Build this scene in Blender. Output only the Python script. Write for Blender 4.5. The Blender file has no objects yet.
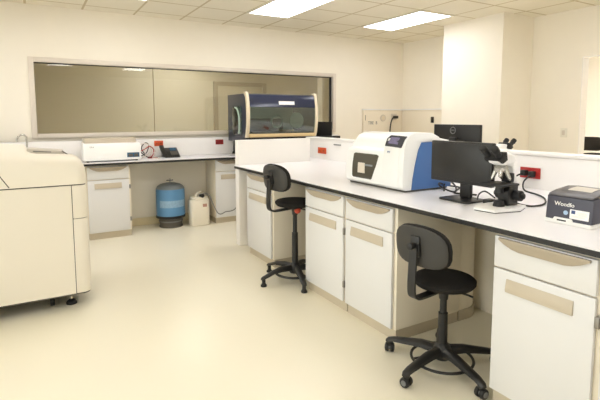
import bpy, bmesh, math, random
from mathutils import Vector, Matrix
random.seed(4)
S = bpy.context.scene
C = S.collection
PI = math.pi

# ------------------------------------------------------------------ materials
def lin(c):
    return tuple(((v/255)/12.92 if v/255 <= .04045 else (((v/255)+.055)/1.055)**2.4) for v in c)

def mat(name, rgb, rough=.5, metal=0.0, var=.03, scale=6.0, bump=0.0, bscale=200.0, spec=.5):
    m = bpy.data.materials.new(name); m.use_nodes = True
    nt = m.node_tree; N = nt.nodes; L = nt.links
    b = N['Principled BSDF']
    b.inputs['Roughness'].default_value = rough
    b.inputs['Metallic'].default_value = metal
    b.inputs['Specular IOR Level'].default_value = spec
    tc = N.new('ShaderNodeTexCoord')
    no = N.new('ShaderNodeTexNoise'); no.inputs['Scale'].default_value = scale
    no.inputs['Detail'].default_value = 3
    L.new(tc.outputs['Object'], no.inputs['Vector'])
    mx = N.new('ShaderNodeMix'); mx.data_type = 'RGBA'
    c = lin(rgb)
    mx.inputs[6].default_value = (*[v*(1-var) for v in c], 1)
    mx.inputs[7].default_value = (*[min(1, v*(1+var)) for v in c], 1)
    L.new(no.outputs['Fac'], mx.inputs[0]); L.new(mx.outputs[2], b.inputs['Base Color'])
    if bump:
        n2 = N.new('ShaderNodeTexNoise'); n2.inputs['Scale'].default_value = bscale
        L.new(tc.outputs['Object'], n2.inputs['Vector'])
        bp = N.new('ShaderNodeBump'); bp.inputs['Strength'].default_value = bump
        bp.inputs['Distance'].default_value = .002
        L.new(n2.outputs['Fac'], bp.inputs['Height']); L.new(bp.outputs['Normal'], b.inputs['Normal'])
    return m

def emit(name, rgb, k):
    m = bpy.data.materials.new(name); m.use_nodes = True
    b = m.node_tree.nodes['Principled BSDF']
    b.inputs['Base Color'].default_value = (*lin(rgb), 1)
    b.inputs['Emission Color'].default_value = (*lin(rgb), 1)
    b.inputs['Emission Strength'].default_value = k
    return m

def glass(name, tint, reflect=1.0, rough=0.0):
    m = bpy.data.materials.new(name); m.use_nodes = True
    nt = m.node_tree; N = nt.nodes; L = nt.links
    N.remove(N['Principled BSDF'])
    t = N.new('ShaderNodeBsdfTransparent'); t.inputs['Color'].default_value = (*tint, 1)
    g = N.new('ShaderNodeBsdfGlossy'); g.inputs['Roughness'].default_value = rough
    fr = N.new('ShaderNodeFresnel'); fr.inputs['IOR'].default_value = 1.5
    mu = N.new('ShaderNodeMath'); mu.operation = 'MULTIPLY'; mu.inputs[1].default_value = reflect
    mu.use_clamp = True
    mx = N.new('ShaderNodeMixShader')
    L.new(fr.outputs['Fac'], mu.inputs[0]); L.new(mu.outputs[0], mx.inputs[0])
    L.new(t.outputs[0], mx.inputs[1]); L.new(g.outputs[0], mx.inputs[2])
    L.new(mx.outputs[0], N['Material Output'].inputs['Surface'])
    return m

def ceiling_mat():
    m = mat('ceiling_tiles', (238, 231, 213), .85, var=.02)
    nt = m.node_tree; N = nt.nodes; L = nt.links; b = N['Principled BSDF']
    src = b.inputs['Base Color'].links[0].from_socket
    tc = N.new('ShaderNodeTexCoord'); sp = N.new('ShaderNodeSeparateXYZ')
    L.new(tc.outputs['Object'], sp.inputs[0])
    masks = []
    for ax, off in (('X', 2.42), ('Y', 5.46)):
        s = N.new('ShaderNodeMath'); s.operation = 'SUBTRACT'; s.inputs[1].default_value = off - 30*.6
        L.new(sp.outputs[ax], s.inputs[0])
        d = N.new('ShaderNodeMath'); d.operation = 'DIVIDE'; d.inputs[1].default_value = .6
        L.new(s.outputs[0], d.inputs[0])
        f = N.new('ShaderNodeMath'); f.operation = 'FRACT'; L.new(d.outputs[0], f.inputs[0])
        a = N.new('ShaderNodeMath'); a.operation = 'SUBTRACT'; a.inputs[1].default_value = .5
        L.new(f.outputs[0], a.inputs[0])
        ab = N.new('ShaderNodeMath'); ab.operation = 'ABSOLUTE'; L.new(a.outputs[0], ab.inputs[0])
        g = N.new('ShaderNodeMath'); g.operation = 'GREATER_THAN'; g.inputs[1].default_value = .5-.021
        L.new(ab.outputs[0], g.inputs[0]); masks.append(g)
    mxm = N.new('ShaderNodeMath'); mxm.operation = 'MAXIMUM'
    L.new(masks[0].outputs[0], mxm.inputs[0]); L.new(masks[1].outputs[0], mxm.inputs[1])
    mx = N.new('ShaderNodeMix'); mx.data_type = 'RGBA'
    L.new(mxm.outputs[0], mx.inputs[0]); L.new(src, mx.inputs[6])
    mx.inputs[7].default_value = (*lin((203, 189, 157)), 1)
    L.new(mx.outputs[2], b.inputs['Base Color'])
    return m

M = dict(
    wall=mat('cream_wall_paint', (247, 240, 225), .75, var=.015, bump=.05),
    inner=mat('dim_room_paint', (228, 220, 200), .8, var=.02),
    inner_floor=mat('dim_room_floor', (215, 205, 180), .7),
    ceil=ceiling_mat(),
    floor=mat('cream_vinyl_floor', (237, 230, 208), .28, var=.02, scale=1.5, bump=.02, bscale=40, spec=.4),
    skirt=mat('cream_skirting', (226, 212, 174), .45),
    frame=mat('window_frame_paint', (226, 216, 202), .4),
    joint=mat('glass_joint', (120, 105, 80), .4),
    pane=glass('window_glass', (.86, .86, .82), 1.5),
    cab=mat('cabinet_white', (223, 222, 221), .42, var=.012),
    cabside=mat('cabinet_carcass', (240, 230, 210), .45, var=.012),
    pull=mat('taupe_pull', (196, 184, 164), .4),
    dpull=mat('drawer_pull', (172, 159, 139), .4),
    toe=mat('taupe_toe_kick', (198, 186, 164), .45),
    hinge=mat('grey_hinge', (150, 146, 140), .35, .6),
    lam=mat('white_worktop', (235, 233, 234), .3, var=.01),
    black=mat('black_core', (28, 26, 25), .4),
    spine=mat('white_panel', (243, 240, 236), .4, var=.01),
    beige=mat('machine_beige', (238, 231, 216), .42, var=.012, bump=.03, bscale=300),
    seam=mat('dark_seam', (70, 66, 58), .6),
    tray=mat('machine_grey_tray', (205, 198, 186), .4),
    chrome=mat('chrome', (200, 198, 192), .18, 1.0),
    rubber=mat('black_rubber', (22, 21, 20), .6),
    plast=mat('black_plastic', (30, 29, 28), .42, var=.06),
    matte=mat('matte_black', (20, 19, 18), .7, spec=.2),
    fabric=mat('black_fabric', (40, 38, 36), .95, var=.2, scale=90, bump=.35, bscale=600, spec=.15),
    pad=mat('dark_grey_shell', (56, 54, 51), .55, var=.06),
    grey=mat('wheel_grey', (120, 120, 118), .5),
    redtag=mat('red_lever', (196, 74, 48), .5),
    blue_tank=mat('blue_tank_paint', (92, 142, 184), .35, var=.08),
    tank_dark=mat('tank_base_grey', (84, 80, 72), .45),
    tank_top=mat('tank_top_grey', (122, 128, 130), .4),
    silver_label=mat('faded_tank_label', (142, 174, 200), .4, var=.25, scale=40),
    jerry=mat('translucent_jerrycan', (240, 232, 214), .45),
    jlabel=mat('faded_pink_label', (196, 150, 130), .5),
    capb=mat('black_cap', (24, 24, 24), .5),
    lcd=mat('blue_display', (62, 96, 122), .25, var=.2, scale=60),
    orange=mat('orange_outlet', (205, 84, 40), .45),
    red=mat('red_outlet', (176, 34, 28), .45),
    dred=mat('dark_red_outlet', (140, 24, 22), .45),
    navy=mat('navy_housing', (48, 53, 70), .3, var=.05),
    navyg=mat('navy_gloss', (44, 50, 72), .12, var=.04),
    cream=mat('cream_frame', (228, 214, 188), .35),
    strip=mat('tan_rail', (222, 196, 148), .4),
    inside=mat('grey_green_interior', (226, 234, 224), .5),
    insided=mat('dark_interior', (58, 70, 72), .4),
    disc=mat('pale_disc', (186, 206, 194), .35),
    hood=glass('tinted_hood', (.74, .80, .77), 2.4, .02),
    clear=glass('clear_cover', (.75, .82, .82), 1.5, .02),
    inst=mat('instrument_white', (240, 240, 238), .35, var=.01),
    blue=mat('instrument_blue', (72, 112, 170), .4, var=.04),
    smoked=mat('smoked_window', (78, 74, 62), .2),
    screen=mat('dark_screen', (30, 30, 38), .45),
    scr2=mat('screen_picture', (104, 98, 132), .5, var=.5, scale=60),
    mon=mat('monitor_black', (27, 26, 25), .38, var=.05),
    logo=mat('silver_logo', (120, 120, 118), .35),
    reader=mat('reader_navy_grey', (66, 66, 78), .4, var=.04),
    readtop=mat('reader_lid_grey', (92, 90, 92), .4, var=.04),
    white=mat('plain_white', (244, 243, 240), .4, var=.01),
    lblue=mat('label_blue', (60, 80, 130), .5),
    lglow=mat('pale_blue_button', (170, 195, 220), .35),
    txt=mat('grey_print', (120, 116, 110), .6),
    offwhite=mat('switch_white', (216, 206, 190), .4),
    metalg=mat('objective_steel', (196, 194, 188), .25, .8),
    skin=mat('skin', (190, 140, 110), .55),
    shirt=mat('tan_shirt', (160, 100, 60), .8),
    trouser=mat('dark_trousers', (50, 50, 58), .8),
    hair=mat('dark_hair', (40, 32, 26), .6),
    wirew=mat('white_wire', (225, 215, 205), .5),
    wirer=mat('red_wire', (176, 60, 50), .5),
    lamp=emit('lamp_diffuser', (250, 250, 255), 7.0),
    lampfill=emit('lamp_diffuser_fill', (250, 248, 245), 17.0),  # diffuser of the lamp added behind the glass
    lampnext=emit('lamp_diffuser_next', (255, 252, 248), 34.0),
    lampframe=mat('lamp_frame', (235, 230, 215), .4),
)

# ------------------------------------------------------------------ mesh building
class MB:
    def __init__(s): s.bm = bmesh.new(); s.mats = []
    def _merge(s, b, mi=0, smooth=None):
        if mi:
            for f in b.faces: f.material_index = mi
        me = bpy.data.meshes.new('t'); b.to_mesh(me); b.free()
        s.bm.from_mesh(me); bpy.data.meshes.remove(me); return s
    def box(s, x0, x1, y0, y1, z0, z1, bev=0, seg=2, mi=0, only=None):
        b = bmesh.new()
        r = bmesh.ops.create_cube(b, size=1)
        for v in b.verts:
            v.co = Vector(((x0+x1)/2+v.co.x*(x1-x0), (y0+y1)/2+v.co.y*(y1-y0), (z0+z1)/2+v.co.z*(z1-z0)))
        if bev:
            es = [e for e in b.edges if only is None or only(e)]
            bmesh.ops.bevel(b, geom=es, offset=bev, segments=seg, affect='EDGES', profile=.5)
        return s._merge(b, mi)
    def cone(s, p0, p1, r0, r1=None, seg=20, mi=0, bev=0):
        r1 = r0 if r1 is None else r1
        p0 = Vector(p0); p1 = Vector(p1); d = p1-p0
        b = bmesh.new()
        bmesh.ops.create_cone(b, cap_ends=True, segments=seg, radius1=r0, radius2=r1, depth=d.length)
        if bev:
            es = [e for e in b.edges if len(e.link_faces) == 2 and any(len(f.verts) > 4 for f in e.link_faces)]
            bmesh.ops.bevel(b, geom=es, offset=bev, segments=2, affect='EDGES', profile=.5)
        q = Vector((0, 0, 1)).rotation_difference(d.normalized())
        bmesh.ops.transform(b, matrix=Matrix.Translation((p0+p1)/2) @ q.to_matrix().to_4x4(), verts=b.verts)
        return s._merge(b, mi)
    def sphere(s, c, r, sc=(1, 1, 1), mi=0, u=20, v=12):
        b = bmesh.new(); bmesh.ops.create_uvsphere(b, u_segments=u, v_segments=v, radius=r)
        for w in b.verts: w.co = Vector((c[0]+w.co.x*sc[0], c[1]+w.co.y*sc[1], c[2]+w.co.z*sc[2]))
        return s._merge(b, mi)
    def lathe(s, prof, c=(0, 0, 0), seg=32, mi=0):
        b = bmesh.new(); rings = []
        for r, z in prof:
            if r < 1e-5: rings.append([b.verts.new((c[0], c[1], c[2]+z))])
            else: rings.append([b.verts.new((c[0]+r*math.cos(2*PI*i/seg), c[1]+r*math.sin(2*PI*i/seg), c[2]+z)) for i in range(seg)])
        for a, d in zip(rings, rings[1:]):
            for i in range(seg):
                j = (i+1) % seg
                if len(a) == 1 and len(d) > 1: b.faces.new((a[0], d[j], d[i]))
                elif len(d) == 1 and len(a) > 1: b.faces.new((a[i], a[j], d[0]))
                elif len(a) > 1: b.faces.new((a[i], a[j], d[j], d[i]))
        if len(rings[0]) > 1: b.faces.new(list(reversed(rings[0])))
        if len(rings[-1]) > 1: b.faces.new(rings[-1])
        bmesh.ops.recalc_face_normals(b, faces=b.faces)
        return s._merge(b, mi)
    def prism(s, poly, axis, a0, a1, bev=0, seg=2, mi=0):
        """poly: 2D outline in the two other axes (xyz order), extruded along axis"""
        b = bmesh.new()
        def P(p, a):
            if axis == 'x': return (a, p[0], p[1])
            if axis == 'y': return (p[0], a, p[1])
            return (p[0], p[1], a)
        va = [b.verts.new(P(p, a0)) for p in poly]; vb = [b.verts.new(P(p, a1)) for p in poly]
        n = len(poly)
        fa = b.faces.new(va); fb = b.faces.new(list(reversed(vb)))
        for i in range(n): b.faces.new((va[i], vb[i], vb[(i+1) % n], va[(i+1) % n]))
        bmesh.ops.recalc_face_normals(b, faces=b.faces)
        if bev:
            es = list(set(fa.edges) | set(fb.edges))
            bmesh.ops.bevel(b, geom=es, offset=bev, segments=seg, affect='EDGES', profile=.5)
        return s._merge(b, mi)
    def tube(s, pts, r, seg=8, smooth=True, mi=0, closed=False, taper=None):
        P = [Vector(p) for p in pts]
        if smooth and len(P) > 2: P = catmull(P, 6, closed)
        n = len(P); b = bmesh.new(); rings = []
        up = None
        for i, p in enumerate(P):
            if closed: t = P[(i+1) % n]-P[i-1]
            else: t = P[min(i+1, n-1)]-P[max(i-1, 0)]
            t.normalize()
            if up is None:
                up = Vector((0, 0, 1)) if abs(t.z) < .9 else Vector((1, 0, 0))
            x = up-t*up.dot(t)
            if x.length < 1e-4: x = Vector((1, 0, 0))-t*t.x
            x.normalize(); y = t.cross(x); up = x
            rr = r if taper is None else r+(taper-r)*i/(n-1)
            rings.append([b.verts.new(p+(x*math.cos(2*PI*k/seg)+y*math.sin(2*PI*k/seg))*rr) for k in range(seg)])
        m = n if closed else n-1
        for i in range(m):
            a, d = rings[i], rings[(i+1) % n]
            for k in range(seg): b.faces.new((a[k], a[(k+1) % seg], d[(k+1) % seg], d[k]))
        if not closed: b.faces.new(list(reversed(rings[0]))); b.faces.new(rings[-1])
        bmesh.ops.recalc_face_normals(b, faces=b.faces)
        return s._merge(b, mi)
    def xf(s, m):
        bmesh.ops.transform(s.bm, matrix=m, verts=s.bm.verts); return s
    def build(s, name, material, parent=None, local=False, loc=None):
        me = bpy.data.meshes.new(name)
        if parent is not None and not local:
            bmesh.ops.transform(s.bm, matrix=WM[parent.name].inverted(), verts=s.bm.verts)
        if parent is None and loc is not None:
            bmesh.ops.translate(s.bm, vec=-Vector(loc), verts=s.bm.verts)
        s.bm.to_mesh(me); s.bm.free()
        ml = material if isinstance(material, (list, tuple)) else [material]
        for m in ml: me.materials.append(M[m])
        for p in me.polygons: p.use_smooth = True
        me.set_sharp_from_angle(angle=math.radians(38))
        o = bpy.data.objects.new(name, me); C.objects.link(o)
        if parent is not None:
            o.parent = parent; WM[o.name] = WM[parent.name].copy()
        else:
            if loc is not None: o.location = loc
            WM[o.name] = Matrix.Translation(loc or (0, 0, 0))
        return o
WM = {}

def catmull(P, k, closed=False):
    out = []; n = len(P)
    for i in range(n if closed else n-1):
        g = (lambda j: P[j % n]) if closed else (lambda j: P[max(0, min(n-1, j))])
        a, b, c, d = g(i-1), g(i), g(i+1), g(i+2)
        for q in range(k):
            t = q/k
            out.append(.5*((2*b)+(c-a)*t+(2*a-5*b+4*c-d)*t*t+(3*b-a-3*c+d)*t**3))
    if not closed: out.append(P[-1].copy())
    return out

def tag(o, label=None, cat=None, group=None, kind=None):
    if label: o['label'] = label
    if cat: o['category'] = cat
    if group: o['group'] = group
    if kind: o['kind'] = kind
    return o

def thing(name, label, cat, loc=(0, 0, 0), rz=0, group=None):
    o = bpy.data.objects.new(name, None); C.objects.link(o)
    o.empty_display_size = .1
    o.location = loc; o.rotation_euler = (0, 0, rz)
    WM[o.name] = Matrix.Translation(loc) @ Matrix.Rotation(rz, 4, 'Z')
    return tag(o, label, cat, group)

def copy_tree(o, loc=None, rz=None, label=None, parent=None):
    c = o.copy(); C.objects.link(c)
    if parent is not None: c.parent = parent
    if loc is not None: c.location = loc
    if rz is not None: c.rotation_euler = (0, 0, rz)
    if label: c['label'] = label
    for ch in list(o.children): copy_tree(ch, parent=c)
    return c

def struct(name, mb, material, parent=None, label=None):
    o = mb.build(name, material, parent)
    if parent is None: o['kind'] = 'structure'
    if label: o['label'] = label
    return o

FACE_NX = Matrix(((0, 0, -1, 0), (-1, 0, 0, 0), (0, 1, 0, 0), (0, 0, 0, 1)))   # text plane facing -X
FACE_PX = Matrix(((0, 0, 1, 0), (1, 0, 0, 0), (0, 1, 0, 0), (0, 0, 0, 1)))
FACE_NY = Matrix(((1, 0, 0, 0), (0, 0, -1, 0), (0, 1, 0, 0), (0, 0, 0, 1)))   # facing -Y
def lettering(name, s, size, loc, rot, material, parent, depth=.0008):
    cu = bpy.data.curves.new('t', 'FONT'); cu.body = s; cu.size = size; cu.extrude = depth
    cu.align_x = 'CENTER'; cu.align_y = 'CENTER'
    o = bpy.data.objects.new('t', cu); C.objects.link(o)
    dg = bpy.context.evaluated_depsgraph_get()
    me = bpy.data.meshes.new_from_object(o.evaluated_get(dg))
    bpy.data.objects.remove(o)
    me.transform(WM[parent.name].inverted() @ Matrix.Translation(loc) @ rot)
    me.materials.clear(); me.materials.append(M[material])
    r = bpy.data.objects.new(name, me); C.objects.link(r); r.parent = parent
    WM[r.name] = WM[parent.name].copy()
    return r

def rrect(x0, x1, y0, y1, r, seg=6):
    out = []
    for cx, cy, a in ((x1-r, y1-r, 0), (x0+r, y1-r, 90), (x0+r, y0+r, 180), (x1-r, y0+r, 270)):
        for i in range(seg+1):
            t = math.radians(a+90*i/seg); out.append((cx+r*math.cos(t), cy+r*math.sin(t)))
    return out

# ------------------------------------------------------------------ room shell
YB, XW, ZC = 6.31, 5.85, 2.728
X0, Y0 = -2.4, -3.4
WX0, WX1, WZ0, WZ1 = .016, 4.378, 1.17, 2.128
struct('floor', MB().box(X0-.2, 9.2, Y0-.2, 9.4, -.1, 0), 'floor')
struct('ceiling', MB().box(X0-.2, 9.2, Y0-.2, 9.4, ZC, ZC+.1), 'ceil')
wb = MB()
wb.box(X0-.2, WX0, YB, YB+.14, 0, ZC).box(WX1, XW+.12, YB, YB+.14, 0, ZC)
wb.box(WX0, WX1, YB, YB+.14, 0, WZ0).box(WX0, WX1, YB, YB+.14, WZ1, ZC)
struct('wall_back', wb, 'wall')
DY0, DY1, DZ = 2.2, 3.165, 2.14
wr = MB().box(XW, XW+.12, Y0, DY0, 0, ZC).box(XW, XW+.12, DY1, YB, 0, ZC).box(XW, XW+.12, DY0, DY1, DZ, ZC)
struct('wall_right', wr, 'wall')
wl = MB().box(X0-.12, X0, Y0, -.5, 0, ZC).box(X0-.12, X0, 5.2, YB, 0, ZC)
wl.box(X0-.12, X0, -.5, 5.2, 0, .12).box(X0-.12, X0, -.5, 5.2, 2.5, ZC)
struct('wall_left', wl, 'spine')
w2 = bpy.data.objects.new('added_window_left', None); C.objects.link(w2); w2.location = (X0-.06, 2.35, .12)  # invented window out of view, added to bring daylight onto the cabinet fronts
w2['kind'] = 'structure'; WM['added_window_left'] = Matrix.Translation((X0-.06, 2.35, .12))
wf = MB()
for y in (-.5, 1.38, 3.26, 5.14): wf.box(X0-.10, X0-.02, y, y+.06, .12, 2.5, .004)
wf.box(X0-.10, X0+.03, -.5, 5.2, .12, .17, .004).box(X0-.10, X0-.02, -.5, 5.2, 2.45, 2.5, .004)
wf.build('window_frame', 'frame', w2)
for y in (-.44, 1.44, 3.32): MB().box(X0-.064, X0-.058, y, y+1.82, .17, 2.45).build('pane', 'pane', w2)
pl = bpy.data.lights.new('added_window_portal', 'AREA'); pl.shape = 'RECTANGLE'; pl.size = 5.7; pl.size_y = 2.4
pl.cycles.is_portal = True  # portal for sky light through the added left window
po = bpy.data.objects.new('added_window_portal', pl); C.objects.link(po)
po.matrix_world = Matrix.Translation((X0-.13, 2.35, 1.31)) @ Matrix(((0, 0, -1, 0), (1, 0, 0, 0), (0, -1, 0, 0), (0, 0, 0, 1)))
wfr = MB().box(X0-.12, -2.2, Y0-.12, Y0, 0, ZC).box(.1, XW+.12, Y0-.12, Y0, 0, ZC)
wfr.box(-2.2, .1, Y0-.12, Y0, 0, .12).box(-2.2, .1, Y0-.12, Y0, 2.5, ZC)
struct('wall_front', wfr, 'spine')
w3 = bpy.data.objects.new('added_window_front', None); C.objects.link(w3); w3.location = (-1.05, Y0-.06, .12)  # invented window behind the camera, added as daylight fill for near-facing surfaces
w3['kind'] = 'structure'; WM['added_window_front'] = Matrix.Translation((-1.05, Y0-.06, .12))
wf = MB().box(-2.2, .1, Y0-.10, Y0+.02, .12, .17, .004).box(-2.2, .1, Y0-.10, Y0-.02, 2.45, 2.5, .004)
for x in (-2.2, -1.08, .04): wf.box(x, x+.06, Y0-.10, Y0-.02, .12, 2.5, .004)
wf.build('window_frame', 'frame', w3)
for x in (-2.14, -1.02): MB().box(x, x+1.06, Y0-.064, Y0-.058, .17, 2.45).build('pane', 'pane', w3)
pl2 = bpy.data.lights.new('added_window_portal', 'AREA'); pl2.shape = 'RECTANGLE'; pl2.size = 2.3; pl2.size_y = 2.4
pl2.cycles.is_portal = True  # portal for sky light through the added front window
po2 = bpy.data.objects.new('added_window_portal', pl2); C.objects.link(po2)
po2.matrix_world = Matrix.Translation((-1.05, Y0-.13, 1.31)) @ Matrix.Rotation(PI/2, 4, 'X')
struct('wall_pillar', MB().box(5.22, XW, 3.825, 4.80, 0, ZC), 'wall')
struct('baseboard_back', MB().box(X0, 5.2, YB-.012, YB, 0, .08, .003), 'skirt')
# doorway reveal in the right wall
dr = MB().box(XW-.004, XW+.124, DY1-.005, DY1+.002, 0, DZ).box(XW-.004, XW+.124, DY0-.002, DY0+.005, 0, DZ)
dr.box(XW-.004, XW+.124, DY0, DY1, DZ-.005, DZ+.002)
struct('trim_1', dr, 'spine')

# long observation window in the back wall
w1 = bpy.data.objects.new('window_1', None); C.objects.link(w1); w1.location = (2.2, YB, WZ0)
w1['kind'] = 'structure'; WM['window_1'] = Matrix.Translation((2.2, YB, WZ0))
fw_ = .058
f = MB().box(WX0, WX0+fw_, YB-.02, YB+.12, WZ0, WZ1, .004).box(WX1-fw_, WX1, YB-.02, YB+.12, WZ0, WZ1, .004)
f.box(WX0+fw_, WX1-fw_, YB-.02, YB+.12, WZ1-fw_, WZ1, .004).box(WX0+fw_, WX1-fw_, YB-.02, YB+.12, WZ0, WZ0+.055, .004)
f.build('window_frame', 'frame', w1)
g = MB().box(WX0+fw_, WX1-fw_, YB+.035, YB+.05, WZ1-fw_-.012, WZ1-fw_)
g.box(WX1-fw_-.03, WX1-fw_, YB+.035, YB+.06, WZ0+.05, WZ1-fw_)
g.build('gasket', 'black', w1)
MB().box(WX0+fw_, 1.452, YB+.05, YB+.056, WZ0+.055, WZ1-fw_).build('pane', 'pane', w1)
MB().box(1.456, WX1-fw_, YB+.05, YB+.056, WZ0+.055, WZ1-fw_).build('pane', 'pane', w1)
MB().box(1.451, 1.457, YB+.046, YB+.06, WZ0+.055, WZ1-fw_).build('glass_joint', 'joint', w1)

# dim room behind the glass
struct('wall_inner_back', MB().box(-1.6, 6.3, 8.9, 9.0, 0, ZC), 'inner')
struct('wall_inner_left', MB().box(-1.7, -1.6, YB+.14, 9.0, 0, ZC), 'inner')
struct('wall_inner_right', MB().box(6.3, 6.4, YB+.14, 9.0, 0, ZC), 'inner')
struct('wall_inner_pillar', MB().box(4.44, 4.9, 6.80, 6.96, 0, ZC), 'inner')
d1 = bpy.data.objects.new('door_1', None); C.objects.link(d1); d1.location = (3.75, 8.9, 0)
d1['kind'] = 'structure'; WM['door_1'] = Matrix.Translation((3.75, 8.9, 0))
MB().box(3.20, 3.28, 8.84, 8.9, 0, 2.13).box(4.28, 4.36, 8.84, 8.9, 0, 2.13).box(3.28, 4.28, 8.84, 8.9, 2.05, 2.13).build('door_frame', 'pull', d1)
MB().box(3.28, 4.28, 8.865, 8.9, 0, 2.05).build('door_leaf', 'inner', d1)
MB().cone((3.36, 8.81, 1.0), (3.36, 8.865, 1.0), .012).cone((3.36, 8.815, 1.0), (3.46, 8.815, 1.0), .009).build('door_handle', 'chrome', d1)
# bright room beyond the doorway
struct('wall_next_right', MB().box(9.0, 9.1, .6, 6.2, 0, ZC), 'spine')
struct('wall_next_near', MB().box(XW+.12, 9.1, .5, .6, 0, ZC), 'spine')
struct('wall_next_far', MB().box(XW+.12, 9.1, 6.1, 6.2, 0, ZC), 'spine')

# ------------------------------------------------------------------ ceiling lights
def ceiling_light(x, y, label, dif='lamp', group=None):
    t = thing('ceiling_light', label, 'ceiling light', (x, y, ZC), 0, group)
    f = MB()
    for a in ((-.3, .3, -.6, -.57), (-.3, .3, .57, .6), (-.3, -.27, -.57, .57), (.27, .3, -.57, .57)):
        f.box(x+a[0], x+a[1], y+a[2], y+a[3], ZC-.012, ZC-.001)
    f.build('frame', 'lampframe', t)
    MB().box(x-.275, x+.275, y-.575, y+.575, ZC-.009, ZC-.002).build('diffuser', dif, t)
    return t
GL = 'ceiling light panels'
ceiling_light(2.72, 4.86, 'glowing white rectangular ceiling light panel cut by the top of the picture', group=GL)
ceiling_light(4.52, 4.86, 'glowing white rectangular ceiling light panel beside the pillar top, seen whole', group=GL)
OFF = 'rectangular ceiling light panel out of view, either mirrored in the window or added for room light'
for x, y in ((.92, 4.86), (-.88, 4.86), (-.88, 1.86), (2.72, 1.86), (4.52, 1.86), (.72, .1), (2.52, -.3)):  # last two mirrored in the window; others unseen repeats, added to light the room
    ceiling_light(x, y, OFF, group='ceiling light panels over the near half of the room')
ceiling_light(7.2, 3.2, 'ceiling light panel in the next room beyond the doorway', 'lampnext')
ceiling_light(2.4, 7.7, 'unseen ceiling light panel added to brighten the room behind the glass', 'lampfill')  # added lamp that sets how bright the glass looks

# ------------------------------------------------------------------ cabinets
def cabinet(label, loc, rz, w, depth, group, gap_right=True, hinges=True):
    """front faces local -Y at y=0, local x runs left to right when seen from the front"""
    t = thing('base_cabinet', label, 'cabinet', loc, rz, group)
    L_ = True
    MB().box(0, w, .024, depth, .074, .866, .002).build('body', 'cabside', t, L_)
    MB().box(.004, w-.004, .03, depth-.01, 0, .074).build('toe_kick', 'toe', t, L_)
    d = MB().box(.003, w-.022, 0, .021, .702, .852, .004).build('drawer', 'cab', t, L_)
    n = 12; x0, x1 = .03, w-.045
    top = [(x0+(x1-x0)*i/n) for i in range(n+1)]
    poly = [(x1, .846), (x0, .846)]+[(x, .836-.038*max(0, min(1, 1.6*math.sin(PI*(x-x0)/(x1-x0))))**.8) for x in top]
    MB().prism(poly, 'y', -.014, .002, .003).build('pull', 'dpull', d, L_)
    o = MB().box(.003, w-.022, 0, .021, .080, .694, .004).build('door', 'cab', t, L_)
    h0, h1 = .075, w-.105
    MB().prism([(.002, .655), (-.003, .657), (-.005, .652), (-.013, .605), (-.010, .595), (.002, .595)], 'x', h0, h1, .001).build('pull', 'pull', o, L_)
    for z in ((.60, .21) if hinges else ()):
        MB().box(w-.021, w-.003, -.004, .024, z-.024, z+.024, .003).build('hinge', 'hinge', o, L_)
    return t
GI = 'base cabinets under the island worktop'; GB = 'base cabinets under the back bench'
RI = -PI/2
cabinet('white base cabinet at the far end of the island beside the white end panel', (1.90, 4.335, 0), RI, .565, .62, GI, hinges=False)
cabinet('white base cabinet just right of the far swivel chair, narrower of the middle pair', (1.90, 3.16, 0), RI, .545, .62, GI)
cB = cabinet('white base cabinet left of the near swivel chair, nearer of the middle pair', (1.90, 2.61, 0), RI, .515, .60, GI, hinges=False)
cabinet('white base cabinet at the right edge beneath the dark navy box, hinge in view', (1.90, 1.395, 0), RI, .49, .62, GI)
cabinet('white base cabinet cut by the right edge of the picture', (1.90, .90, 0), RI, .49, .62, GI)
cabinet('white base cabinet under the back bench between beige machine and blue tank', (.53, 5.70, 0), 0, .475, .47, GB)
cabinet('white base cabinet under the back bench right of the white jerrycan', (2.085, 5.77, 0), 0, .50, .40, GB)
t = thing('curved_end_post', 'rounded cream end post at the back of the knee space by the near chair', 'end post', (2.64, 2.3, 0))
def quarter(x0, x1, y0, y1, r, n=10):
    return [(x0, y0)]+[(x1-r+r*math.sin(PI/2*i/n), y0+r-r*math.cos(PI/2*i/n)) for i in range(n+1)]+[(x1, y1), (x0, y1)]
MB().prism(quarter(2.505, 2.76, 2.105, 2.55, .16), 'z', .074, .866).build('post', 'cabside', t)
MB().prism(quarter(2.506, 2.768, 2.097, 2.55, .165), 'z', 0, .074).build('toe_kick', 'toe', t)

# ------------------------------------------------------------------ island
t = thing('island_worktop', 'long white worktop with black edge running along the island', 'worktop', (2.4, 2, .868))
P = [(1.88, -.6), (3.105, -.6), (3.105, 5.13), (2.86, 5.13), (2.86, 4.615), (1.88, 4.615)]
MB().prism(P, 'z', .868, .893).build('core', 'black', t)
MB().prism([(a+(.001 if a < 2 else 0), b) for a, b in P], 'z', .893, .9).build('surface', 'lam', t)
MB().box(1.935, 2.845, 4.62, 4.72, 0, 1.168, .004).build('end_panel', 'spine', loc=(2.4, 4.67, 0))
tag(bpy.data.objects['end_panel'], 'upright white end panel closing the far end of the island', 'panel')
t = thing('bench_divider', 'low white divider wall along the back of the island worktop', 'divider', (3.17, 2.2, 0))
MB().box(3.108, 3.235, -.6, 5.15, 0, 1.135, .003).build('wall', 'spine', t)
MB().box(3.102, 3.241, -.6, 5.15, 1.137, 1.162, .006).build('cap', 'spine', t)
MB().box(3.098, 3.108, 4.36, 4.50, 1.085, 1.10, .002).build('slot', 'grey', t)
MB().box(2.80, 2.83, -.6, 4.61, .0, .866).build('knee_panel', 'wall', loc=(2.81, 2, 0))
tag(bpy.data.objects['knee_panel'], 'cream panel closing the knee spaces beneath the island', 'panel')
t = thing('far_worktop', 'white worktop on the hidden far side of the island divider', 'worktop', (3.6, 2.3, 0))
MB().box(3.25, 4.1, -.3, 5.0, .838, .863).build('core', 'black', t)
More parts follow.
